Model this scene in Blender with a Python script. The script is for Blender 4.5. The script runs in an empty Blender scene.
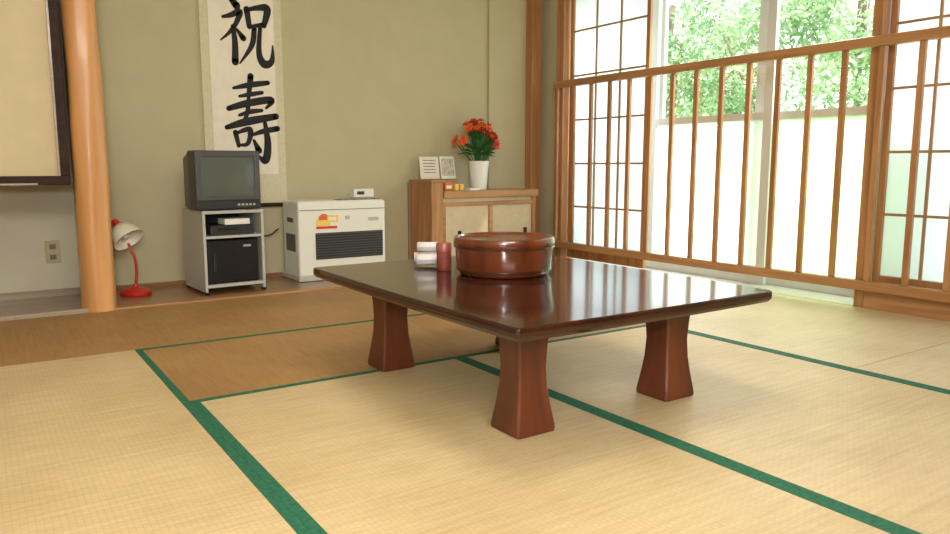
import bpy, bmesh, math, random
from mathutils import Vector, Matrix
random.seed(7)
sc=bpy.context.scene
COL=sc.collection
R=math.radians

# ---------------------------------------------------------------- helpers
def lin(c):
    o=[]
    for v in c[:3]:
        v/=255.0
        o.append(v/12.92 if v<=0.04045 else ((v+0.055)/1.055)**2.4)
    return (o[0],o[1],o[2],1.0)

def newmat(name):
    m=bpy.data.materials.new(name); m.use_nodes=True
    nt=m.node_tree; b=nt.nodes['Principled BSDF']
    return m,nt,b

def plain(name,c,rough=.5,spec=.5,metal=0,coat=0,var=0,scale=6,bump=0,bscale=60):
    m,nt,b=newmat(name)
    b.inputs['Base Color'].default_value=lin(c)
    b.inputs['Roughness'].default_value=rough
    b.inputs['Specular IOR Level'].default_value=spec
    b.inputs['Metallic'].default_value=metal
    b.inputs['Coat Weight'].default_value=coat
    b.inputs['Coat Roughness'].default_value=.06
    tc=nt.nodes.new('ShaderNodeTexCoord')
    if var:
        n=nt.nodes.new('ShaderNodeTexNoise'); n.inputs['Scale'].default_value=scale; n.inputs['Detail'].default_value=5
        r=nt.nodes.new('ShaderNodeValToRGB')
        r.color_ramp.elements[0].position=.3; r.color_ramp.elements[1].position=.7
        r.color_ramp.elements[0].color=lin([max(0,x*(1-var)) for x in c])
        r.color_ramp.elements[1].color=lin([min(255,x*(1+var)) for x in c])
        nt.links.new(tc.outputs['Object'],n.inputs['Vector'])
        nt.links.new(n.outputs['Fac'],r.inputs['Fac']); nt.links.new(r.outputs['Color'],b.inputs['Base Color'])
    if bump:
        n=nt.nodes.new('ShaderNodeTexNoise'); n.inputs['Scale'].default_value=bscale; n.inputs['Detail'].default_value=4
        bp=nt.nodes.new('ShaderNodeBump'); bp.inputs['Strength'].default_value=bump; bp.inputs['Distance'].default_value=.01
        nt.links.new(tc.outputs['Object'],n.inputs['Vector'])
        nt.links.new(n.outputs['Fac'],bp.inputs['Height']); nt.links.new(bp.outputs['Normal'],b.inputs['Normal'])
    return m

def wood(name,c1,c2,axis='Z',rough=.4,coat=0,scale=14,spec=.5,cr=.08):
    m,nt,b=newmat(name)
    tc=nt.nodes.new('ShaderNodeTexCoord'); mp=nt.nodes.new('ShaderNodeMapping')
    s=[1,1,1]; s['XYZ'.index(axis)]=.07
    mp.inputs['Scale'].default_value=s
    n=nt.nodes.new('ShaderNodeTexNoise'); n.inputs['Scale'].default_value=scale; n.inputs['Detail'].default_value=7; n.inputs['Distortion'].default_value=.6
    r=nt.nodes.new('ShaderNodeValToRGB')
    r.color_ramp.elements[0].position=.32; r.color_ramp.elements[1].position=.68
    r.color_ramp.elements[0].color=lin(c1); r.color_ramp.elements[1].color=lin(c2)
    L=nt.links.new
    L(tc.outputs['Object'],mp.inputs['Vector']); L(mp.outputs['Vector'],n.inputs['Vector'])
    L(n.outputs['Fac'],r.inputs['Fac']); L(r.outputs['Color'],b.inputs['Base Color'])
    b.inputs['Roughness'].default_value=rough; b.inputs['Coat Weight'].default_value=coat
    b.inputs['Coat Roughness'].default_value=cr; b.inputs['Specular IOR Level'].default_value=spec
    return m

def tatami(name,c1,c2,axis):
    """woven rush: fine ribs across the mat, warp lines along it"""
    m,nt,b=newmat(name); L=nt.links.new
    tc=nt.nodes.new('ShaderNodeTexCoord'); mp=nt.nodes.new('ShaderNodeMapping')
    if axis=='Y': mp.inputs['Rotation'].default_value=(0,0,R(90))
    L(tc.outputs['Object'],mp.inputs['Vector'])
    br=nt.nodes.new('ShaderNodeTexBrick')
    br.offset=.5; br.inputs['Scale'].default_value=1
    br.inputs['Brick Width'].default_value=.022; br.inputs['Row Height'].default_value=.019
    br.inputs['Mortar Size'].default_value=.003; br.inputs['Mortar Smooth'].default_value=.9
    br.inputs['Color1'].default_value=(1,1,1,1); br.inputs['Color2'].default_value=(.84,.84,.84,1); br.inputs['Mortar'].default_value=(.68,.68,.68,1)
    L(mp.outputs['Vector'],br.inputs['Vector'])
    n=nt.nodes.new('ShaderNodeTexNoise'); n.inputs['Scale'].default_value=2.2; n.inputs['Detail'].default_value=6
    L(tc.outputs['Object'],n.inputs['Vector'])
    mp2=nt.nodes.new('ShaderNodeMapping'); mp2.inputs['Scale'].default_value=(1,.06,1) if axis=='X' else (.06,1,1)
    n2=nt.nodes.new('ShaderNodeTexNoise'); n2.inputs['Scale'].default_value=55; n2.inputs['Detail'].default_value=3
    L(tc.outputs['Object'],mp2.inputs['Vector']); L(mp2.outputs['Vector'],n2.inputs['Vector'])
    ad=nt.nodes.new('ShaderNodeMath'); ad.operation='ADD'; L(n.outputs['Fac'],ad.inputs[0]); L(n2.outputs['Fac'],ad.inputs[1])
    ml=nt.nodes.new('ShaderNodeMath'); ml.operation='MULTIPLY'; ml.inputs[1].default_value=.5; L(ad.outputs[0],ml.inputs[0])
    r=nt.nodes.new('ShaderNodeValToRGB'); r.color_ramp.elements[0].position=.33; r.color_ramp.elements[1].position=.67
    r.color_ramp.elements[0].color=lin(c1); r.color_ramp.elements[1].color=lin(c2)
    L(ml.outputs[0],r.inputs['Fac'])
    mx=nt.nodes.new('ShaderNodeMix'); mx.data_type='RGBA'; mx.blend_type='MULTIPLY'; mx.inputs['Factor'].default_value=.36
    L(r.outputs['Color'],mx.inputs[6]); L(br.outputs['Color'],mx.inputs[7]); L(mx.outputs[2],b.inputs['Base Color'])
    bp=nt.nodes.new('ShaderNodeBump'); bp.inputs['Strength'].default_value=.2; bp.inputs['Distance'].default_value=.003
    L(br.outputs['Color'],bp.inputs['Height']); L(bp.outputs['Normal'],b.inputs['Normal'])
    b.inputs['Roughness'].default_value=.5; b.inputs['Specular IOR Level'].default_value=.35
    return m

class G:
    """an object made of named parts under one Empty"""
    def __init__(s,name,loc=(0,0,0),rz=0):
        s.e=bpy.data.objects.new(name,None); s.e.location=loc; s.e.rotation_euler=(0,0,rz); s.e.empty_display_size=.1
        COL.objects.link(s.e)
    def add(s,o):
        o.parent=s.e; return o

def finish(bm,name,mats,parent=None,smooth=False,bevel=0,seg=2,loc=(0,0,0),rot=(0,0,0),subs=0,autos=None):
    me=bpy.data.meshes.new(name); bm.normal_update(); bm.to_mesh(me); bm.free()
    o=bpy.data.objects.new(name,me); COL.objects.link(o)
    if not isinstance(mats,(list,tuple)): mats=[mats]
    for m in mats: me.materials.append(m)
    o.location=loc; o.rotation_euler=rot
    if smooth:
        for p in me.polygons: p.use_smooth=True
    if bevel:
        b=o.modifiers.new('bevel','BEVEL'); b.width=bevel; b.segments=seg; b.limit_method='ANGLE'; b.angle_limit=R(40)
    if subs:
        q=o.modifiers.new('sub','SUBSURF'); q.levels=subs; q.render_levels=subs
    if parent: parent.add(o)
    return o

def bx(bm,x0,x1,y0,y1,z0,z1,mi=0):
    v=[bm.verts.new(p) for p in [(x0,y0,z0),(x1,y0,z0),(x1,y1,z0),(x0,y1,z0),(x0,y0,z1),(x1,y0,z1),(x1,y1,z1),(x0,y1,z1)]]
    for f in [(3,2,1,0),(4,5,6,7),(0,1,5,4),(1,2,6,5),(2,3,7,6),(3,0,4,7)]:
        q=bm.faces.new([v[i] for i in f]); q.material_index=mi
    return v

def box(name,d,mat,parent=None,bevel=0,**k):
    bm=bmesh.new(); bx(bm,*d); return finish(bm,name,mat,parent,bevel=bevel,**k)

def boxes(name,ds,mat,parent=None,bevel=0,**k):
    bm=bmesh.new()
    for d in ds: bx(bm,*d)
    return finish(bm,name,mat,parent,bevel=bevel,**k)

def lathe(name,prof,mat,parent=None,n=48,loc=(0,0,0),rot=(0,0,0),bevel=0,jit=None):
    bm=bmesh.new(); rings=[]
    for r,z in prof:
        if r<1e-5: rings.append([bm.verts.new((0,0,z))])
        else: rings.append([bm.verts.new((r*math.cos(2*math.pi*i/n),r*math.sin(2*math.pi*i/n),z)) for i in range(n)])
    for a,b in zip(rings,rings[1:]):
        for i in range(n):
            j=(i+1)%n
            if len(a)==1 and len(b)==1: continue
            if len(a)==1: bm.faces.new([a[0],b[j],b[i]])
            elif len(b)==1: bm.faces.new([a[i],a[j],b[0]])
            else: bm.faces.new([a[i],a[j],b[j],b[i]])
    bmesh.ops.recalc_face_normals(bm,faces=bm.faces)
    o=finish(bm,name,mat,parent,smooth=True,loc=loc,rot=rot)
    o.data.set_sharp_from_angle(angle=R(35))
    return o

def tube(name,pts,r,mat,parent=None,res=3,cyc=False):
    cu=bpy.data.curves.new(name,'CURVE'); cu.dimensions='3D'; cu.bevel_depth=r; cu.bevel_resolution=res; cu.use_fill_caps=True
    s=cu.splines.new('BEZIER'); s.bezier_points.add(len(pts)-1)
    for b,p in zip(s.bezier_points,pts): b.co=p; b.handle_left_type=b.handle_right_type='AUTO'
    s.use_cyclic_u=cyc
    o=bpy.data.objects.new(name,cu); COL.objects.link(o); cu.materials.append(mat)
    if parent: parent.add(o)
    return o

# ---------------------------------------------------------------- materials
M_wall=plain('plaster_olive',(186,176,142),.9,.15,var=.012,scale=5,bump=.08,bscale=220)
M_wallL=plain('plaster_pale',(200,193,172),.9,.15,var=.012,scale=5,bump=.08,bscale=220)
M_ceil=wood('ceiling_boards',(190,170,138),(208,190,158),'Y',.6)
M_base=plain('subfloor',(90,70,50),.8)
M_green=plain('tatami_border_green',(44,100,74),.75,.2,var=.12,scale=60)
M_tatF=tatami('tatami_pale',(190,164,118),(214,191,146),'Y')
M_tatR=tatami('tatami_window_lit',(200,178,136),(222,203,164),'Y')  # same weave, window light painted in as a lighter tone
M_tatB=tatami('tatami_shaded',(152,112,64),(178,138,86),'X')  # same weave, weaker light at the back put into the colour as brown
M_woodO=wood('honey_wood',(150,100,58),(184,134,86),'Z',.4,.15)
M_woodY=wood('honey_wood_rail',(150,102,60),(184,136,88),'Y',.4,.15)
M_woodX=wood('honey_wood_beam',(148,102,60),(182,134,84),'X',.4,.15)
M_pillar=wood('polished_log',(190,132,74),(220,164,104),'Z',.4,.12,scale=6)
M_dark=wood('dark_trim_wood',(36,22,14),(58,36,24),'X',.6,.0,spec=.2)
M_tab=wood('table_lacquer',(36,15,9),(62,28,16),'Y',.13,.3,scale=9,spec=.5,cr=.06)
M_leg=wood('table_leg_wood',(70,30,15),(106,50,26),'Z',.34,.25,scale=10)
M_floorW=wood('alcove_board',(122,84,48),(154,112,68),'X',.3,.3)
M_floorG=wood('alcove_board_grey',(140,122,98),(166,148,122),'X',.35,.2)
M_white=plain('white_plastic',(228,226,214),.4)
M_whiteS=plain('white_ceramic',(236,234,228),.2,coat=.4)
M_alu=plain('aluminium_sash',(205,208,204),.45)
M_black=plain('black_plastic',(22,22,24),.35)
M_grey=plain('grey_plastic',(78,78,78),.4)
M_dgrey=plain('dark_grey_plastic',(46,46,48),.4)
M_silver=plain('silver_laminate',(182,180,170),.4)
M_screen=plain('crt_glass',(90,98,90),.12,coat=.6)
M_red=plain('red_enamel',(190,36,30),.3,coat=.4)
M_refl=plain('cream_reflector',(232,224,200),.35)
M_orange=plain('orange_petal',(240,104,44),.6,var=.12,scale=30)
M_redp=plain('red_petal',(210,58,40),.6)
M_leaf=plain('plant_leaf',(52,98,44),.5,var=.2,scale=20)
M_lac=wood('red_lacquer',(84,38,18),(120,60,30),'Z',.26,.4,scale=8)
M_lacd=plain('dark_lacquer_band',(58,27,14),.25,coat=.4)
M_can=plain('tea_can',(130,62,52),.4,var=.1,scale=40)
M_towel=plain('towel_cotton',(222,216,210),.95,bump=.6,bscale=220)
M_paperS=plain('scroll_paper',(228,218,198),.85,var=.02,scale=10)
M_paperB=plain('scroll_border_silk',(206,196,164),.8,var=.03,scale=30)
M_ink=plain('sumi_ink',(30,28,28),.8)
M_fusuma=plain('fusuma_paper',(196,182,150),.85,var=.03,scale=12)
M_fusumaL=plain('hanging_cupboard_paper',(206,188,150),.85,var=.02,scale=6)
M_yel=plain('yellow_label',(236,204,96),.5)
M_pinkl=plain('label_orange',(216,104,56),.5)
M_cord=plain('cord_dark',(50,46,42),.6)
M_bark=plain('bark',(124,110,92),.9,var=.2,scale=8)
M_grass=plain('lawn',(130,174,96),.9,var=.15,scale=3)

def thin(name,col,diff,trans,rough_noise=False):
    m,nt,b=newmat(name); nt.nodes.remove(b); L=nt.links.new
    out=nt.nodes['Material Output']
    d=nt.nodes.new('ShaderNodeBsdfDiffuse'); d.inputs['Color'].default_value=col
    t=nt.nodes.new('ShaderNodeBsdfTranslucent'); t.inputs['Color'].default_value=col
    mx=nt.nodes.new('ShaderNodeMixShader'); mx.inputs[0].default_value=diff
    L(t.outputs[0],mx.inputs[1]); L(d.outputs[0],mx.inputs[2])
    tr=nt.nodes.new('ShaderNodeBsdfTransparent'); mx2=nt.nodes.new('ShaderNodeMixShader'); mx2.inputs[0].default_value=trans
    L(mx.outputs[0],mx2.inputs[1]); L(tr.outputs[0],mx2.inputs[2]); L(mx2.outputs[0],out.inputs['Surface'])
    return m
M_shoji=thin('shoji_paper',(.82,.85,.89,1),.3,.0)
M_frost=thin('frosted_glass',(.92,.94,.97,1),.12,.25)
M_frostG=thin('frosted_glass_green',(.58,.70,.50,1),.15,.25)
def clear():
    m,nt,b=newmat('clear_glass'); nt.nodes.remove(b); L=nt.links.new
    tr=nt.nodes.new('ShaderNodeBsdfTransparent'); gl=nt.nodes.new('ShaderNodeBsdfGlossy'); gl.inputs['Roughness'].default_value=.02
    mx=nt.nodes.new('ShaderNodeMixShader'); mx.inputs[0].default_value=.04
    L(tr.outputs[0],mx.inputs[1]); L(gl.outputs[0],mx.inputs[2]); L(mx.outputs[0],nt.nodes['Material Output'].inputs['Surface'])
    return m
M_clear=clear()
def leafmat(name,c1,c2):
    m,nt,b=newmat(name); nt.nodes.remove(b); L=nt.links.new
    tc=nt.nodes.new('ShaderNodeTexCoord'); n=nt.nodes.new('ShaderNodeTexNoise'); n.inputs['Scale'].default_value=1.3; n.inputs['Detail'].default_value=4
    r=nt.nodes.new('ShaderNodeValToRGB'); r.color_ramp.elements[0].position=.40; r.color_ramp.elements[1].position=.60
    r.color_ramp.elements[0].color=lin(c1); r.color_ramp.elements[1].color=lin(c2)
    L(tc.outputs['Object'],n.inputs['Vector']); L(n.outputs['Fac'],r.inputs['Fac'])
    d=nt.nodes.new('ShaderNodeBsdfDiffuse'); t=nt.nodes.new('ShaderNodeBsdfTranslucent'); mx=nt.nodes.new('ShaderNodeMixShader'); mx.inputs[0].default_value=.5
    L(r.outputs['Color'],d.inputs['Color']); L(r.outputs['Color'],t.inputs['Color'])
    L(d.outputs[0],mx.inputs[1]); L(t.outputs[0],mx.inputs[2]); L(mx.outputs[0],nt.nodes['Material Output'].inputs['Surface'])
    return m
M_tree=leafmat('tree_leaves',(128,162,120),(204,222,186))

# ---------------------------------------------------------------- room shell
XL,XR,YF,YB,ZC=-1.9,5.2,-1.9,6.52,3.4
box('floor',(XL-.1,XR+.5,YF-.1,YB+.1,-.2,-.055),M_base)
box('ceiling',(XL-.1,XR+.12,YF-.1,YB+.1,ZC,ZC+.1),M_ceil)
bm=bmesh.new()
bx(bm,.70,XR+.1,YB,YB+.15,-.06,ZC); bx(bm,4.52,XR,YB-.03,YB,-.06,ZC)
finish(bm,'wall_back',M_wall)
box('wall_back_left',(XL-.1,.70,YB,YB+.15,-.06,ZC),M_wallL)
box('wall_left',(XL-.15,XL,YF,YB,-.06,ZC),M_wallL)
box('wall_front',(XL-.1,XR+.1,YF-.15,YF,-.06,ZC),M_wall)
box('wall_alcove_partition',(.64,.70,5.74,YB,-.05,ZC),M_wall)
boxes('wall_right',[(XR,XR+.14,6.19,YB,-.06,ZC),(XR,XR+.14,YF,6.19,2.95,ZC),(XR,XR+.14,YF,.6,-.06,2.95)],M_wall)
box('trim_1',(4.99,5.12,YB-.15,YB-.035,0,ZC),M_woodO,bevel=.006)
box('trim_2',(XR-.03,XR+.16,6.08,6.19,-.05,2.95),M_woodO,bevel=.006)
box('trim_3',(XR-.03,XR+.16,2.79,2.86,-.05,2.95),M_woodO,bevel=.004)
box('trim_4',(XR-.05,XR+.16,.6,6.2,2.86,2.97),M_woodY,bevel=.006)
box('trim_5',(XR-.04,XR+.15,.6,2.785,-.049,.125),M_woodY,bevel=.005)
box('window_sill',(XR+.0,XR+.5,2.865,6.08,-.055,.0),M_whiteS)
box('baseboard_left',(XL,.64,YB-.03,YB,-.03,.05),M_floorG)
box('baseboard_back',(.70,4.99,YB-.05,YB-.0,.0,.04),M_floorW)

# tatami mats
def mat(x0,x1,y0,y1,axis,m,sides='ab'):
    bm=bmesh.new(); w=.034; g=.0004
    a0,a1,b0,b1=x0+g,x1-g,y0+g,y1-g
    if axis=='Y':
        i0=a0+(w if 'a' in sides else 0); i1=a1-(w if 'b' in sides else 0)
        bx(bm,i0,i1,b0,b1,-.05,0)
        if 'a' in sides: bx(bm,a0,i0,b0,b1,-.05,.002,1)
        if 'b' in sides: bx(bm,i1,a1,b0,b1,-.05,.002,1)
    else:
        i0=b0+(w if 'a' in sides else 0); i1=b1-(w if 'b' in sides else 0)
        bx(bm,a0,a1,i0,i1,-.05,0)
        if 'a' in sides: bx(bm,a0,a1,b0,i0,-.05,.002,1)
        if 'b' in sides: bx(bm,a0,a1,i1,b1,-.05,.002,1)
    return finish(bm,'tatami_mat',[m,M_green])
mat(-.65,.70,1.63,4.33,'Y',M_tatF)
mat(-1.9,-.65,1.63,4.33,'Y',M_tatF)
mat(-.65,.70,YF,1.63,'Y',M_tatF); mat(-1.9,-.65,YF,1.63,'Y',M_tatF)
mat(.70,2.05,.5,3.2,'Y',M_tatF); mat(2.05,3.53,.5,3.2,'Y',M_tatF)
mat(.70,2.05,YF,.5,'Y',M_tatF); mat(2.05,3.53,YF,.5,'Y',M_tatF)
mat(.70,3.53,3.2,4.33,'X',M_tatB)
mat(3.53,5.155,1.95,4.33,'Y',M_tatR,'a'); mat(3.53,5.155,YF,1.945,'Y',M_tatR,'a')
mat(-1.9,3.53,4.335,5.62,'X',M_tatB,''); mat(3.53,5.155,4.335,5.62,'X',M_tatR,'')
box('trim_9',(5.157,5.198,2.87,6.07,-.05,-.002),M_woodY)
# alcove floors
box('trim_6',(.70,5.15,5.62,5.74,-.05,.014),M_woodX,bevel=.006)
box('floor_alcove',(.70,5.15,5.74,YB,-.05,.006),M_floorW)
box('trim_7',(XL,.64,5.62,5.70,-.05,.03),M_floorG,bevel=.005)
box('floor_alcove_left',(XL,.64,5.70,YB,-.05,.0),M_floorG)

# round log pillar (tokobashira), slightly irregular
bm=bmesh.new(); n=40; rings=[]
for k in range(60):
    z=k/59*ZC
    ring=[]
    for i in range(n):
        a=2*math.pi*i/n
        r=.109-.003*z+.0035*math.sin(3*a+z*2)+.003*math.sin(5*a-z*3.1)+.002*math.sin(z*9+a)
        ring.append(bm.verts.new((r*math.cos(a),r*math.sin(a),z)))
    rings.append(ring)
for a,b in zip(rings,rings[1:]):
    for i in range(n): bm.faces.new([a[i],a[(i+1)%n],b[(i+1)%n],b[i]])
finish(bm,'alcove_pillar',M_pillar,smooth=True,loc=(.67,5.69,0.002))

# hanging cupboard (left)
g=G('hanging_cupboard',(-.6,5.62,.87))
box('carcass',(-1.29,1.14,.03,.86,.03,2.5),M_fusumaL,g)
boxes('frame',[(-1.29,1.14,-.0,.05,0,.058),(1.085,1.14,-.0,.05,.058,2.5),(-.08,-.03,-.0,.05,.058,2.5)],M_dark,g,bevel=.004)
boxes('edge_bead',[(-1.29,.95,-.012,.0,.0,.012),(1.072,1.085,.0,.035,.058,2.5)],M_floorG,g)
# wall outlet
g=G('wall_outlet',(.47,YB,.34))
box('plate',(-.05,.05,-.012,0,-.085,.085),plain('outlet_plate',(176,160,120),.4),g,bevel=.004)
boxes('sockets',[(-.022,.022,-.018,-.012,.02,.06),(-.022,.022,-.018,-.012,-.06,-.02)],plain('outlet_insert',(120,104,78),.4),g)
boxes('slots',[(-.012,-.007,-.0195,-.018,.028,.05),(.007,.012,-.0195,-.018,.028,.05),(-.012,-.007,-.0195,-.018,-.05,-.028),(.007,.012,-.0195,-.018,-.05,-.028)],M_black,g)

# ---------------------------------------------------------------- hanging scroll
g=G('hanging_scroll',(1.985,YB-.012,0))
box('mounting',(-.345,.345,-.004,.004,.66,3.1),M_paperB,g)
box('paper',(-.275,.275,-.007,-.003,.92,2.95),M_paperS,g)
o=lathe('bottom_roller',[(0,-.37),(.022,-.37),(.022,-.335),(.018,-.335),(.018,.335),(.022,.335),(.022,.37),(0,.37)],M_dark,g,n=20,loc=(0,-.014,.65),rot=(0,R(90),0))
def cat(ps,n=9):
    out=[]; P=[ps[0]]+list(ps)+[ps[-1]]
    for i in range(1,len(P)-2):
        for k in range(n):
            t=k/n; q=[]
            for d in range(3):
                a,b,c,e=P[i-1][d],P[i][d],P[i+1][d],P[i+2][d]
                q.append(.5*((2*b)+(-a+c)*t+(2*a-5*b+4*c-e)*t*t+(-a+3*b-3*c+e)*t**3))
            out.append(q)
    out.append(list(ps[-1])); return out
def strokes(name,S,cx,z0,w,h,k=1):
    bm=bmesh.new()
    for si,st in enumerate(S):
        pts=cat([(cx+(x-.5)*w,z0+y*h,r*k) for x,y,r in st])
        L=[];Rr=[]
        yy=-.0085-si*.00004
        for i,(x,z,r) in enumerate(pts):
            a=pts[max(0,i-1)];b=pts[min(len(pts)-1,i+1)]
            dx,dz=b[0]-a[0],b[1]-a[1]; l=math.hypot(dx,dz) or 1
            nx,nz=-dz/l,dx/l
            L.append(bm.verts.new((x+nx*r,yy,z+nz*r)));Rr.append(bm.verts.new((x-nx*r,yy,z-nz*r)))
        for i in range(len(pts)-1): bm.faces.new([L[i],L[i+1],Rr[i+1],Rr[i]])
        for e in (0,-1):
            c=pts[e]; vs=[bm.verts.new((c[0]+c[2]*math.cos(t*math.pi/6),yy,c[1]+c[2]*math.sin(t*math.pi/6))) for t in range(12)]
            bm.faces.new(vs)
    finish(bm,name,M_ink,g)
shuku=[[(.24,1.0,.020),(.34,.90,.026)],
 [(.06,.70,.010),(.22,.74,.017),(.40,.81,.021),(.32,.62,.016),(.18,.46,.012),(.0,.32,.005)],
 [(.25,.56,.014),(.28,.30,.020),(.27,-.02,.024)],
 [(.32,.52,.009),(.45,.38,.021)],
 [(.54,.86,.022),(.58,.58,.017)],
 [(.55,.85,.012),(.75,.90,.018),(.96,.90,.026),(.88,.62,.018)],
 [(.59,.58,.011),(.88,.64,.015)],
 [(.68,.56,.018),(.62,.28,.018),(.36,-.04,.005)],
 [(.80,.58,.014),(.76,.16,.020),(.86,-.02,.028),(1.02,.04,.020),(1.05,.30,.005)]]
kotobuki=[[(.52,1.06,.022),(.47,.84,.016)],
 [(.14,.90,.010),(.5,.95,.020),(.90,.99,.016)],
 [(.26,.80,.010),(.5,.83,.016),(.76,.86,.013)],
 [(.02,.64,.018),(.4,.71,.024),(.96,.77,.024),(.84,.66,.008)],
 [(.46,.80,.012),(.42,.60,.016),(.30,.44,.008)],
 [(.24,.56,.010),(.5,.61,.017),(.74,.63,.012)],
 [(-.04,.40,.016),(.4,.48,.027),(1.06,.56,.022)],
 [(.14,.34,.018),(.20,.17,.014)],
 [(.16,.33,.010),(.46,.38,.020),(.40,.20,.015),(.20,.18,.009)],
 [(.50,.31,.010),(.75,.36,.018),(1.08,.40,.020)],
 [(.80,.48,.014),(.85,.2,.025),(.78,-.02,.026),(.60,.06,.005)],
 [(.54,.24,.010),(.64,.11,.024)]]
strokes('character_celebrate',shuku,.03,1.87,.42,.50,1.25)
strokes('character_longevity',kotobuki,.05,1.05,.39,.66,1.25)

# ---------------------------------------------------------------- low table
def outline(hx,hy,bulge,rc,n=14):
    pts=[]
    cs=[(hx,hy,0),(-hx,hy,90),(-hx,-hy,180),(hx,-hy,270)]
    for ci,(cx,cy,a0) in enumerate(cs):
        sx=1 if cx>0 else -1; sy=1 if cy>0 else -1
        for k in range(5):
            a=R(a0+90*k/4); pts.append((cx-sx*rc+rc*math.cos(a),cy-sy*rc+rc*math.sin(a)))
        nx,ny,_=cs[(ci+1)%4]
        p0=pts[-1]; sx2=1 if nx>0 else -1; sy2=1 if ny>0 else -1
        a=R(a0+90)
        p1=(nx-sx2*rc+rc*math.cos(a),ny-sy2*rc+rc*math.sin(a))
        for k in range(1,n):
            t=k/n; bl=bulge*4*t*(1-t)
            pts.append((p0[0]+(p1[0]-p0[0])*t+bl*math.cos(a),p0[1]+(p1[1]-p0[1])*t+bl*math.sin(a)))
    return pts
g=G('low_table',(2.075,2.715,0.004),R(0))
bm=bmesh.new()
lay=[(.955,.426),(.985,.432),(.998,.444),(1.0,.448),(1.0,.472),(.998,.476),(.990,.480)]
base=outline(.665,.865,.014,.014); rings=[]
for s,z in lay:
    rings.append([bm.verts.new((x-.008-(1-s)*.7*(1 if x>0 else -1),y-(1-s)*.7*(1 if y>0 else -1),z)) for x,y in base])
for a,b in zip(rings,rings[1:]):
    for i in range(len(a)): bm.faces.new([a[i],a[(i+1)%len(a)],b[(i+1)%len(a)],b[i]])
bm.faces.new(rings[-1]); bm.faces.new(list(reversed(rings[0])))
o=finish(bm,'top',M_tab,g,smooth=True); o.data.set_sharp_from_angle(angle=R(20))
boxes('apron',[(-.40,.40,-.56,-.53,.38,.428),(-.40,.40,.53,.56,.38,.428),(-.41,-.38,-.53,.53,.38,.428),(.38,.41,-.53,.53,.38,.428)],M_tab,g,bevel=.004)
def leg(cx,cy,i):
    bm=bmesh.new(); prof=[(0,.088),(.015,.090),(.05,.085),(.10,.077),(.17,.068),(.25,.064),(.33,.068),(.40,.075),(.428,.080)]
    rr=[]
    for z,s in prof:
        c=.007; ring=[]
        for sx,sy in ((1,1),(-1,1),(-1,-1),(1,-1)):
            for q in ((1,0),(0,1)) if sx*sy>0 else ((0,1),(1,0)):
                ring.append(bm.verts.new((cx+sx*(s-c*(1-q[0])),cy+sy*(s-c*(1-q[1])),z)))
        rr.append(ring)
    for a,b in zip(rr,rr[1:]):
        for k in range(8): bm.faces.new([a[k],a[(k+1)%8],b[(k+1)%8],b[k]])
    bm.faces.new(rr[-1]); bm.faces.new(list(reversed(rr[0])))
    bmesh.ops.recalc_face_normals(bm,faces=bm.faces)
    o=finish(bm,'leg_%d'%i,M_leg,g,smooth=True); o.data.set_sharp_from_angle(angle=R(40))
for i,(a,b) in enumerate([(-.40,-.54),(.385,-.54),(-.40,.54),(.385,.54)]): leg(a,b,i+1)

T=.485
g=G('lacquered_rice_tub',(2.095,2.88,T))
lathe('tub',[(0,0),(.205,0),(.215,.006),(.226,.03),(.232,.10),(.234,.136),(0,.136)],M_lac,g,n=72)
lathe('lid',[(0,.136),(.238,.136),(.242,.142),(.242,.166),(.238,.176),(.228,.178),(.220,.170),(.10,.166),(0,.165)],M_lac,g,n=72)
lathe('hoop_lower',[(.224,.022),(.2295,.024),(.2295,.032),(.224,.034)],M_lacd,g,n=72)
lathe('lid_seam',[(.233,.128),(.2415,.130),(.2415,.137),(.233,.138)],M_lacd,g,n=72)
g=G('tea_canister',(1.905,3.12,T))
lathe('body',[(0,0),(.035,0),(.037,.003),(.037,.095),(0,.095)],M_can,g,n=32)
lathe('lid',[(0,.095),(.0385,.095),(.0385,.13),(.035,.136),(0,.137)],plain('can_lid',(150,80,66),.35),g,n=32)
def roll(loc,rz,r=.036,l=.13):
    g=G('rolled_towel',loc,rz)
    bm=bmesh.new(); n=60; A=[];B=[]
    for i in range(n+1):
        a=i/n*2*math.pi*2.5; rr=.006+(r-.006)*i/n
        p=(rr*math.cos(a),rr*math.sin(a)+r)
        A.append(bm.verts.new((-l/2,p[0],p[1])));B.append(bm.verts.new((l/2,p[0],p[1])))
    for i in range(n): bm.faces.new([A[i],A[i+1],B[i+1],B[i]])
    o=finish(bm,'cloth',M_towel,g,smooth=True); s=o.modifiers.new('t','SOLIDIFY'); s.thickness=.008
roll((1.93,3.345,T+.005),R(-28),.032,.12); roll((1.89,3.25,T+.005),R(-24),.032,.12); roll((1.92,3.30,T+.065),R(-36),.030,.11)

# ---------------------------------------------------------------- TV and stand
ang=R(4)
g=G('tv_stand',(1.66,5.84,.008),ang)
W=.24
boxes('frame',[(-W,-W+.022,0,.5,.02,.62),(W-.022,W,0,.5,.02,.62),(-W,W,0,.5,.62,.645),(-W+.022,W-.022,0.002,.48,.43,.45),(-W+.022,W-.022,0.002,.48,.05,.075)],M_silver,g,bevel=.003)
box('back_panel',(-W+.022,W-.022,.48,.495,.05,.62),M_dgrey,g)
boxes('feet',[(-W,-W+.03,0,.03,0,.02),(W-.03,W,0,.03,0,.02),(-W,-W+.03,.46,.49,0,.02),(W-.03,W,.46,.49,0,.02)],M_black,g)
g2=G('video_player',(1.66,5.855,.458),ang)
box('body',(-.17,.17,.02,.38,.0,.075),M_dgrey,g2,bevel=.004)
box('slot',(-.12,.03,.015,.022,.035,.06),M_black,g2)
g2=G('remote_box',(1.70,5.88,.538),ang)
box('box',(-.10,.10,.0,.16,.0,.045),M_white,g2,bevel=.004)
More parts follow.
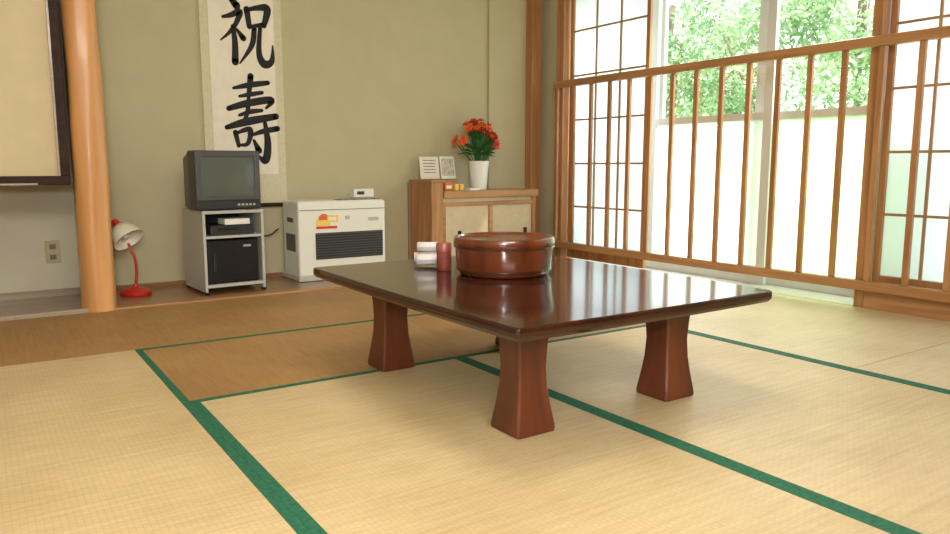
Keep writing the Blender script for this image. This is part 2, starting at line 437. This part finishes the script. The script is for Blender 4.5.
g2=G('lower_shelf_box',(1.66,5.855,.084),ang)  # black AV box with a small logo on the lower shelf
box('body',(-.20,.20,.02,.42,0,.335),M_black,g2,bevel=.008)
box('door',(-.19,.19,-.002,.018,.01,.325),M_black,g2,bevel=.006)
box('handle',(-.17,-.15,-.014,-.002,.1,.24),M_dgrey,g2,bevel=.003)
box('badge',(.07,.13,-.005,-.002,.28,.295),M_silver,g2)
g=G('crt_television',(1.63,5.83,.658),R(4))
bm=bmesh.new()
def loft(bm,secs):
    rr=[]
    for (x0,x1,z0,z1,y) in secs: rr.append([bm.verts.new(p) for p in ((x0,y,z0),(x1,y,z0),(x1,y,z1),(x0,y,z1))])
    for a,b in zip(rr,rr[1:]):
        for k in range(4): bm.faces.new([a[k],a[(k+1)%4],b[(k+1)%4],b[k]])
    bm.faces.new(list(reversed(rr[0]))); bm.faces.new(rr[-1]); bmesh.ops.recalc_face_normals(bm,faces=bm.faces)
loft(bm,[(-.25,.25,0,.45,0),(-.25,.25,0,.45,.16),(-.24,.235,.0,.44,.20),(-.20,.19,.01,.40,.44),(-.18,.18,.02,.38,.47)])
finish(bm,'cabinet',M_dgrey,g,bevel=.012)
bm=bmesh.new()
for d in [(-.245,-.205,-.018,.0,.075,.445),(.205,.245,-.018,.0,.075,.445),(-.205,.205,-.018,0,.405,.445),(-.205,.205,-.018,0,.075,.105)]: bx(bm,*d)
finish(bm,'bezel',M_grey,g,bevel=.004)
box('control_strip',(-.245,.245,-.016,0,.008,.073),M_dgrey,g,bevel=.004)
boxes('buttons',[(.06+i*.03,.078+i*.03,-.020,-.016,.03,.045) for i in range(5)],M_silver,g)
bm=bmesh.new(); nx=16; vs=[]
for j in range(nx+1):
    row=[]
    for i in range(nx+1):
        a=-1+2*i/nx;b=-1+2*j/nx
        row.append(bm.verts.new((a*.207,-.002-.014*(1-a*a)*(1-b*b)-.004*(2-a*a-b*b)/2,.255+b*.152)))
    vs.append(row)
for j in range(nx):
    for i in range(nx): bm.faces.new([vs[j][i],vs[j][i+1],vs[j+1][i+1],vs[j+1][i]])
finish(bm,'screen',M_screen,g,smooth=True)

# ---------------------------------------------------------------- red desk lamp
g=G('red_desk_lamp',(.985,6.18,.007))
lathe('base',[(0,0),(.112,0),(.116,.008),(.114,.026),(.10,.04),(.045,.052),(.022,.065),(.016,.085),(0,.086)],M_red,g,n=40)
tube('stem',[(0,0,.06),(.012,-.0,.16),(.008,.0,.27),(-.03,.02,.40)],.010,M_red,g)
d=(Vector((.42,-.55,-.72))).normalized(); q=Vector((0,0,1)).rotation_difference(d).to_euler(); HL=(-.055,.0,.47)
lathe('shade',[(0,-.088),(.03,-.086),(.045,-.078),(.075,-.055),(.100,-.015),(.114,.035),(.118,.06),(.112,.06),(.095,-.01),(.07,-.048),(.03,-.074),(0,-.078)],M_refl,g,n=40,loc=HL,rot=q)
lathe('socket_cap',[(0,-.14),(.026,-.138),(.030,-.13),(.034,-.095),(.046,-.082),(.046,-.076),(0,-.076)],M_red,g,n=28,loc=HL,rot=q)
lathe('bulb',[(0,.042),(.02,.035),(.03,.015),(.025,-.01),(.012,-.06)],M_whiteS,g,n=24,loc=HL,rot=q)

# ---------------------------------------------------------------- fan heater
g=G('kerosene_fan_heater',(2.67,6.06,.008))
HW=.41
bm=bmesh.new(); loft(bm,[(-HW,HW,.04,.67,.0),(-HW,HW,.04,.685,.03),(-HW,HW,.04,.685,.36),(-HW+.02,HW-.02,.05,.66,.40)])
finish(bm,'casing',M_white,g,bevel=.018,seg=3)
box('plinth',(-HW-.012,HW+.012,-.02,.41,0,.05),plain('heater_base',(188,186,176),.45),g,bevel=.008)
box('grille_recess',(-.26,HW-.03,-.006,.01,.18,.41),M_dgrey,g,bevel=.004)
bm=bmesh.new()
for i in range(10): bx(bm,-.252,HW-.038,-.014,-.004,.192+i*.0225,.200+i*.0225)
finish(bm,'louvres',M_grey,g)
box('panel_line',(-HW+.01,HW-.01,-.003,.0,.605,.61),M_grey,g)
box('control_panel',(-.02,HW-.03,.04,.16,.682,.690),M_grey,g,bevel=.003)
boxes('control_buttons',[(.02+i*.06,.055+i*.06,.06,.10,.690,.696) for i in range(5)],M_silver,g)
lathe('warning_label',[(0,0),(.05,0),(.05,.003),(0,.003)],M_pinkl,g,n=24,loc=(-.18,-.001,.525),rot=(R(90),0,0))
boxes('label_yellow',[(-.25,-.12,-.0055,-.001,.47,.52),(-.15,-.05,-.0065,-.001,.50,.56)],M_yel,g)
box('label_white',(-.14,-.07,-.0075,-.001,.515,.545),M_white,g)
box('label_stripe',(-.25,-.06,-.006,-.001,.445,.466),M_redp,g)
boxes('label_right',[(.02,.06,-.004,0,.52,.55),(.24,.34,-.004,0,.50,.53)],M_silver,g)
box('side_vent',(-HW-.002,-HW+.002,.08,.30,.25,.40),M_grey,g)
box('side_handle',(-HW-.004,-HW+.002,.12,.26,.50,.54),M_dgrey,g,bevel=.002)
g=G('heater_remote_box',(2.97,6.31,.706))
box('body',(-.10,.10,-.05,.05,0,.075),M_white,g,bevel=.006)
box('display',(-.07,.0,-.0525,-.05,.025,.055),M_dgrey,g)
g=G('power_cord')
tube('cord',[(1.92,6.3,.50),(2.02,6.46,.42),(2.12,6.47,.38),(2.22,6.44,.44)],.007,M_cord,g)

# ---------------------------------------------------------------- low cabinet with shelf
CX0,CX1,CY0=3.56,4.80,6.05
g=G('low_wooden_cabinet',(0,0,.007))
yb=YB-.055
boxes('side_panels',[(CX0,CX0+.035,CY0,yb,0,.83),(CX0+.035,CX0+.13,CY0,CY0+.03,0,.83),(CX1-.04,CX1,CY0,yb,0,.68)],M_woodO,g,bevel=.004)
box('tall_end_cap',(CX0-.01,CX0+.14,CY0-.01,yb,.83,.85),M_woodX,g,bevel=.004)
box('top',(CX0+.13,CX1+.02,CY0-.02,yb,.675,.745),M_woodX,g,bevel=.006)
boxes('rails',[(CX0+.13,CX1-.04,CY0,CY0+.04,.60,.64),(CX0+.13,CX1-.04,CY0,CY0+.04,.0,.06),(CX0+.13,CX0+.16,CY0,CY0+.04,.06,.60),(4.22,4.265,CY0,CY0+.04,.06,.60)],M_woodX,g,bevel=.003)
boxes('sliding_doors',[(CX0+.13,4.24,CY0+.015,CY0+.03,.06,.68),(4.24,CX1-.04,CY0+.02,CY0+.035,.06,.68)],M_fusuma,g)
boxes('door_pulls',[(3.86,3.90,CY0+.010,CY0+.016,.30,.36),(4.66,4.70,CY0+.012,CY0+.022,.30,.36)],M_dark,g)
boxes('end_slats',[(CX0-.006,CX0,CY0+.04+i*.10,CY0+.052+i*.10,.02,.82) for i in range(5)],M_woodO,g)
boxes('back_ledge',[(CX0+.035,4.05,6.36,yb,.745,.85)],M_woodX,g,bevel=.003)
TOP=.753
g=G('framed_notice',(3.80,6.40,.862),R(-4))
box('sheet',(-.15,.06,-.004,.004,0,.22),M_paperS,g,rot=(R(-10),0,0))
boxes('text_block',[(-.11,.02,-.006,-.004,.06+i*.03,.066+i*.03) for i in range(5)],M_grey,g,rot=(R(-10),0,0))
g=G('picture_card',(3.97,6.39,.862),R(6))
box('card',(-.10,.08,-.004,.004,0,.225),M_white,g,rot=(R(-10),0,0))
box('picture',(-.085,.065,-.006,-.004,.03,.20),plain('card_print',(176,170,150),.5,var=.25,scale=25),g,rot=(R(-10),0,0))
g=G('small_gift_box',(3.93,6.18,TOP)); box('box',(-.05,.05,-.04,.04,0,.06),M_yel,g,bevel=.004); box('ribbon',(-.01,.01,-.042,.042,0,.062),M_pinkl,g)
g=G('orange_packet',(3.80,6.16,TOP)); box('packet',(-.045,.045,-.035,.035,0,.075),M_pinkl,g,bevel=.006); box('label',(-.03,.03,-.037,-.035,.02,.05),M_white,g)
g=G('folded_papers',(4.07,6.12,TOP)); boxes('papers',[(-.06,.06,-.04,.04,0,.012),(-.05,.06,-.035,.04,.012,.02)],M_whiteS,g)

# vase with orange flowers
g=G('flower_vase',(4.25,6.28,TOP))
lathe('vase',[(0,0),(.075,0),(.08,.005),(.086,.08),(.094,.17),(.105,.275),(.110,.285),(.104,.285),(.09,.17),(.07,.02),(0,.02)],M_whiteS,g,n=40)
bm=bmesh.new(); bl=bmesh.new()
def petalflower(bm,c,d,s,mi):
    q=Vector((0,0,1)).rotation_difference(d)
    for layer,(np,rr,up) in enumerate([(7,1.0,.25),(6,.75,.55),(5,.45,.8)]):
        for i in range(np):
            a=2*math.pi*i/np+layer*.4
            ca,sa=math.cos(a),math.sin(a)
            P=[(0,0,0),(.45*rr,-.3*rr,.18+up*.3),(.95*rr,-.22*rr,up*.8),(1.05*rr,0,up*.9),(.95*rr,.22*rr,up*.8),(.45*rr,.3*rr,.18+up*.3)]
            vs=[]
            for x,y,z in P:
                v=Vector((x*ca-y*sa,x*sa+y*ca,z))*s; vs.append(bm.verts.new(c+q@v))
            f=bm.faces.new(vs); f.material_index=mi
stems=[]
for i in range(44):
    u=random.random()*2*math.pi; e=random.uniform(.05,1.6)
    d=Vector((math.cos(u)*math.sin(e),math.sin(u)*math.sin(e)*.8,math.cos(e)))
    rad=random.uniform(.12,.245)
    c=Vector((0,0,.45))+d*rad
    c.y=min(c.y,.14)
    petalflower(bm,c,d,random.uniform(.040,.060),0 if random.random()<.75 else 1)
    stems.append(c)
finish(bm,'blossoms',[M_orange,M_redp],g)
for i in range(60):
    u=random.random()*2*math.pi; e=random.uniform(.3,1.8)
    d=Vector((math.cos(u)*math.sin(e),math.sin(u)*math.sin(e)*.8,math.cos(e)))
    st=Vector((0,0,.36))+d*.04; s=random.uniform(.12,.22)
    side=d.cross(Vector((0,0,1))).normalized()*s*.17
    en=st+d*s; en.y=min(en.y,.15); mid=st+d*s*.5+Vector((0,0,.02))
    bl.faces.new([bl.verts.new(p) for p in (st,mid-side,en,mid+side)])
finish(bl,'leaves',M_leaf,g)
bm=bmesh.new()
for c in stems:
    a=Vector((c.x*.15,c.y*.15,.22)); dr=(c-a).normalized(); s1=dr.cross(Vector((.3,1,.1))).normalized()*.004; s2=dr.cross(s1).normalized()*.004
    r0=[bm.verts.new(a+k) for k in (s1,s2,-s1,-s2)]; r1=[bm.verts.new(c+k) for k in (s1,s2,-s1,-s2)]
    for k in range(4): bm.faces.new([r0[k],r0[(k+1)%4],r1[(k+1)%4],r1[k]])
finish(bm,'stems',M_leaf,g)

# ---------------------------------------------------------------- railing
g=G('wooden_railing',(XR-.08,0,0))
boxes('rails',[(-.032,.032,.75,6.15,1.785,1.855),(-.032,.032,.75,6.15,.13,.20)],M_woodY,g,bevel=.008)
bm=bmesh.new(); y=6.11; k=0
while y>.8:
    w=.021; bx(bm,-.014,.014,y-w,y+w,.20,1.785); y-=.2585; k+=1
finish(bm,'balusters',M_woodO,g,bevel=.004)

# ---------------------------------------------------------------- shoji screens
M_lat=wood('lattice_wood',(146,108,72),(176,136,96),'Z',.5)
def shoji(name,y0,y1,x,cols,rows,z0=.02,z1=2.86):
    g=G(name,(x,0,0))
    s=.045
    boxes('frame',[(-.016,.016,y0,y0+s,z0,z1),(-.016,.016,y1-s,y1,z0,z1),(-.016,.016,y0+s,y1-s,z0,z0+.10),(-.016,.016,y0+s,y1-s,z1-.06,z1)],M_woodO,g,bevel=.003)
    bm=bmesh.new(); a0,a1=y0+s,y1-s; b0,b1=z0+.10,z1-.06
    for i in range(1,cols):
        c=a0+(a1-a0)*i/cols; bx(bm,-.010,.006,c-.009,c+.009,b0,b1)
    for i in range(1,rows):
        c=b0+(b1-b0)*i/rows; bx(bm,-.009,.005,a0,a1,c-.009,c+.009)
    finish(bm,'lattice',M_lat,g)
    box('paper',(.008,.011,a0,a1,b0,b1),M_shoji,g)
shoji('shoji_screen',4.96,6.06,XR+.06,3,6)
shoji('shoji_screen',1.60,2.78,XR+.06,4,6,.13)
shoji('shoji_screen',.62,1.66,XR+.11,4,6,.13)

# ---------------------------------------------------------------- glass sashes
def sash(name,y0,y1,x,lower,zr=1.40):
    g=G(name,(x,0,0)); s=.08
    boxes('frame',[(-.02,.02,y0,y0+s,0.002,2.89),(-.02,.02,y1-s,y1,0.002,2.89),(-.018,.018,y0+s,y1-s,0.002,.08),(-.018,.018,y0+s,y1-s,zr-.03,zr+.03),(-.018,.018,y0+s,y1-s,2.83,2.89)],M_alu,g)
    box('lower_pane',(-.003,.003,y0+s,y1-s,.08,zr-.03),lower,g)
    box('upper_pane',(-.003,.003,y0+s,y1-s,zr+.03,2.83),M_clear,g)
sash('window_1',3.79,5.12,XR+.26,M_frost)
sash('window_2',2.45,4.00,XR+.33,M_frostG)
sash('window_3',5.02,6.15,XR+.33,M_frost)
sash('window_4',.9,2.52,XR+.26,M_frost)
boxes('trim_8',[(XR+.2,XR+.45,.55,6.3,2.9,3.1),(XR+.2,XR+.45,6.16,6.3,-.05,2.9),(XR+.2,XR+.45,.55,.89,-.05,2.9)],M_alu)

# ---------------------------------------------------------------- garden outside
box('ground',(XR+.5,40,-20,40,-.35,-.25),M_grass)
def tree(loc,h,rad,n,seed,zc):
    rnd=random.Random(seed)
    g=G('garden_tree',loc)
    bm=bmesh.new()
    blobs=[]
    for i in range(16):
        a=rnd.random()*6.28; r=rad*rnd.random()**.5
        blobs.append((Vector((r*math.cos(a),r*math.sin(a),zc+rnd.uniform(-.5,.5)*h)),rnd.uniform(.5,1.0)))
    for i in range(n):
        c,br=rnd.choice(blobs)
        d=Vector((rnd.gauss(0,1),rnd.gauss(0,1),rnd.gauss(0,.8))).normalized()*br*rnd.uniform(.55,1.05)
        p=c+d; s=rnd.uniform(.04,.09)
        a=Vector((rnd.gauss(0,1),rnd.gauss(0,1),rnd.gauss(0,1))).normalized(); b=a.cross(Vector((rnd.gauss(0,1),rnd.gauss(0,1),rnd.gauss(0,1)))).normalized()
        bm.faces.new([bm.verts.new(q) for q in (p-a*s,p+b*s*.45,p+a*s,p-b*s*.45)])
    finish(bm,'foliage',M_tree,g)
    tube('trunk',[(0,0,-.3),(.08,.05,zc*.5),(-.05,.0,zc),(.1,0,zc+h*.45)],.09,M_bark,g)
    for k in range(4):
        c=blobs[k][0]; tube('branch_%d'%k,[(0,0,zc*.6),(c.x*.5,c.y*.5,(zc*.6+c.z)/2),tuple(c)],.025,M_bark,g)
tree((12.2,8.6,0),3.6,1.8,8000,1,2.6)
tree((13.5,12.2,0),4.0,2.2,8000,2,2.8)
tree((12.6,5.2,0),3.2,1.6,6500,3,2.5)
tree((15.5,8.8,0),5.0,2.8,8000,4,3.6)
tree((14.6,5.2,0),4.0,2.2,6500,5,3.0)
tree((12.6,11.2,0),3.0,1.5,5200,6,2.2)

# ---------------------------------------------------------------- added fill light in an unseen fixture (out of frame above)
g=G('ceiling_fill_fixture',(1.7,2.2,ZC))
lathe('shade',[(0,0),(.10,0),(.12,-.05),(.62,-.08),(.65,-.16),(.63,-.16),(.60,-.10),(.1,-.06)],M_white,g,n=48)
l=bpy.data.lights.new('ceiling_fill_light','AREA'); l.shape='DISK'; l.size=1.2; l.energy=40; l.color=(1,.99,.96)
o=bpy.data.objects.new('ceiling_fill_light',l); o.location=(0,0,-.2); COL.objects.link(o); g.add(o)

def area(name,loc,target,size,sy,e,col=(1,1,1)):
    l=bpy.data.lights.new(name,'AREA'); l.shape='RECTANGLE'; l.size=size; l.size_y=sy; l.energy=e; l.color=col
    o=bpy.data.objects.new(name,l); o.location=loc
    o.rotation_euler=(Vector(target)-Vector(loc)).to_track_quat('-Z','Y').to_euler(); COL.objects.link(o); return o
area('camera_flash',(-.15,-.25,1.35),(1.6,5.5,.9),.3,.2,68,(1,.99,.96))
area('behind_camera_fill',(.0,-1.6,2.9),(1.2,5.5,.8),2.6,.8,150,(1,.99,.96))  # added fill light behind the camera, stands for no real fixture
area('skylight_through_garden_side',(9.5,4.0,6.5),(5.2,4.0,1.2),6,4,1400,(.98,1,1))
s=bpy.data.lights.new('sun','SUN'); s.energy=4.5; s.angle=R(3); s.color=(1,.99,.95)
o=bpy.data.objects.new('sun',s); o.rotation_euler=(R(38),R(18),R(20)); COL.objects.link(o)

w=bpy.data.worlds.new('sky'); sc.world=w; w.use_nodes=True; nt=w.node_tree
bg=nt.nodes['Background']; bg.inputs['Color'].default_value=(.96,.98,1,1); bg.inputs['Strength'].default_value=3.5

# ---------------------------------------------------------------- camera
c=bpy.data.cameras.new('camera'); c.lens=746/950*36; c.sensor_width=36; c.clip_start=.05
co=bpy.data.objects.new('camera',c); co.location=(0,0,1.0); co.rotation_euler=(R(90-7.8),0,R(-33.8)); COL.objects.link(co)
sc.camera=co
sc.view_settings.view_transform='Standard'
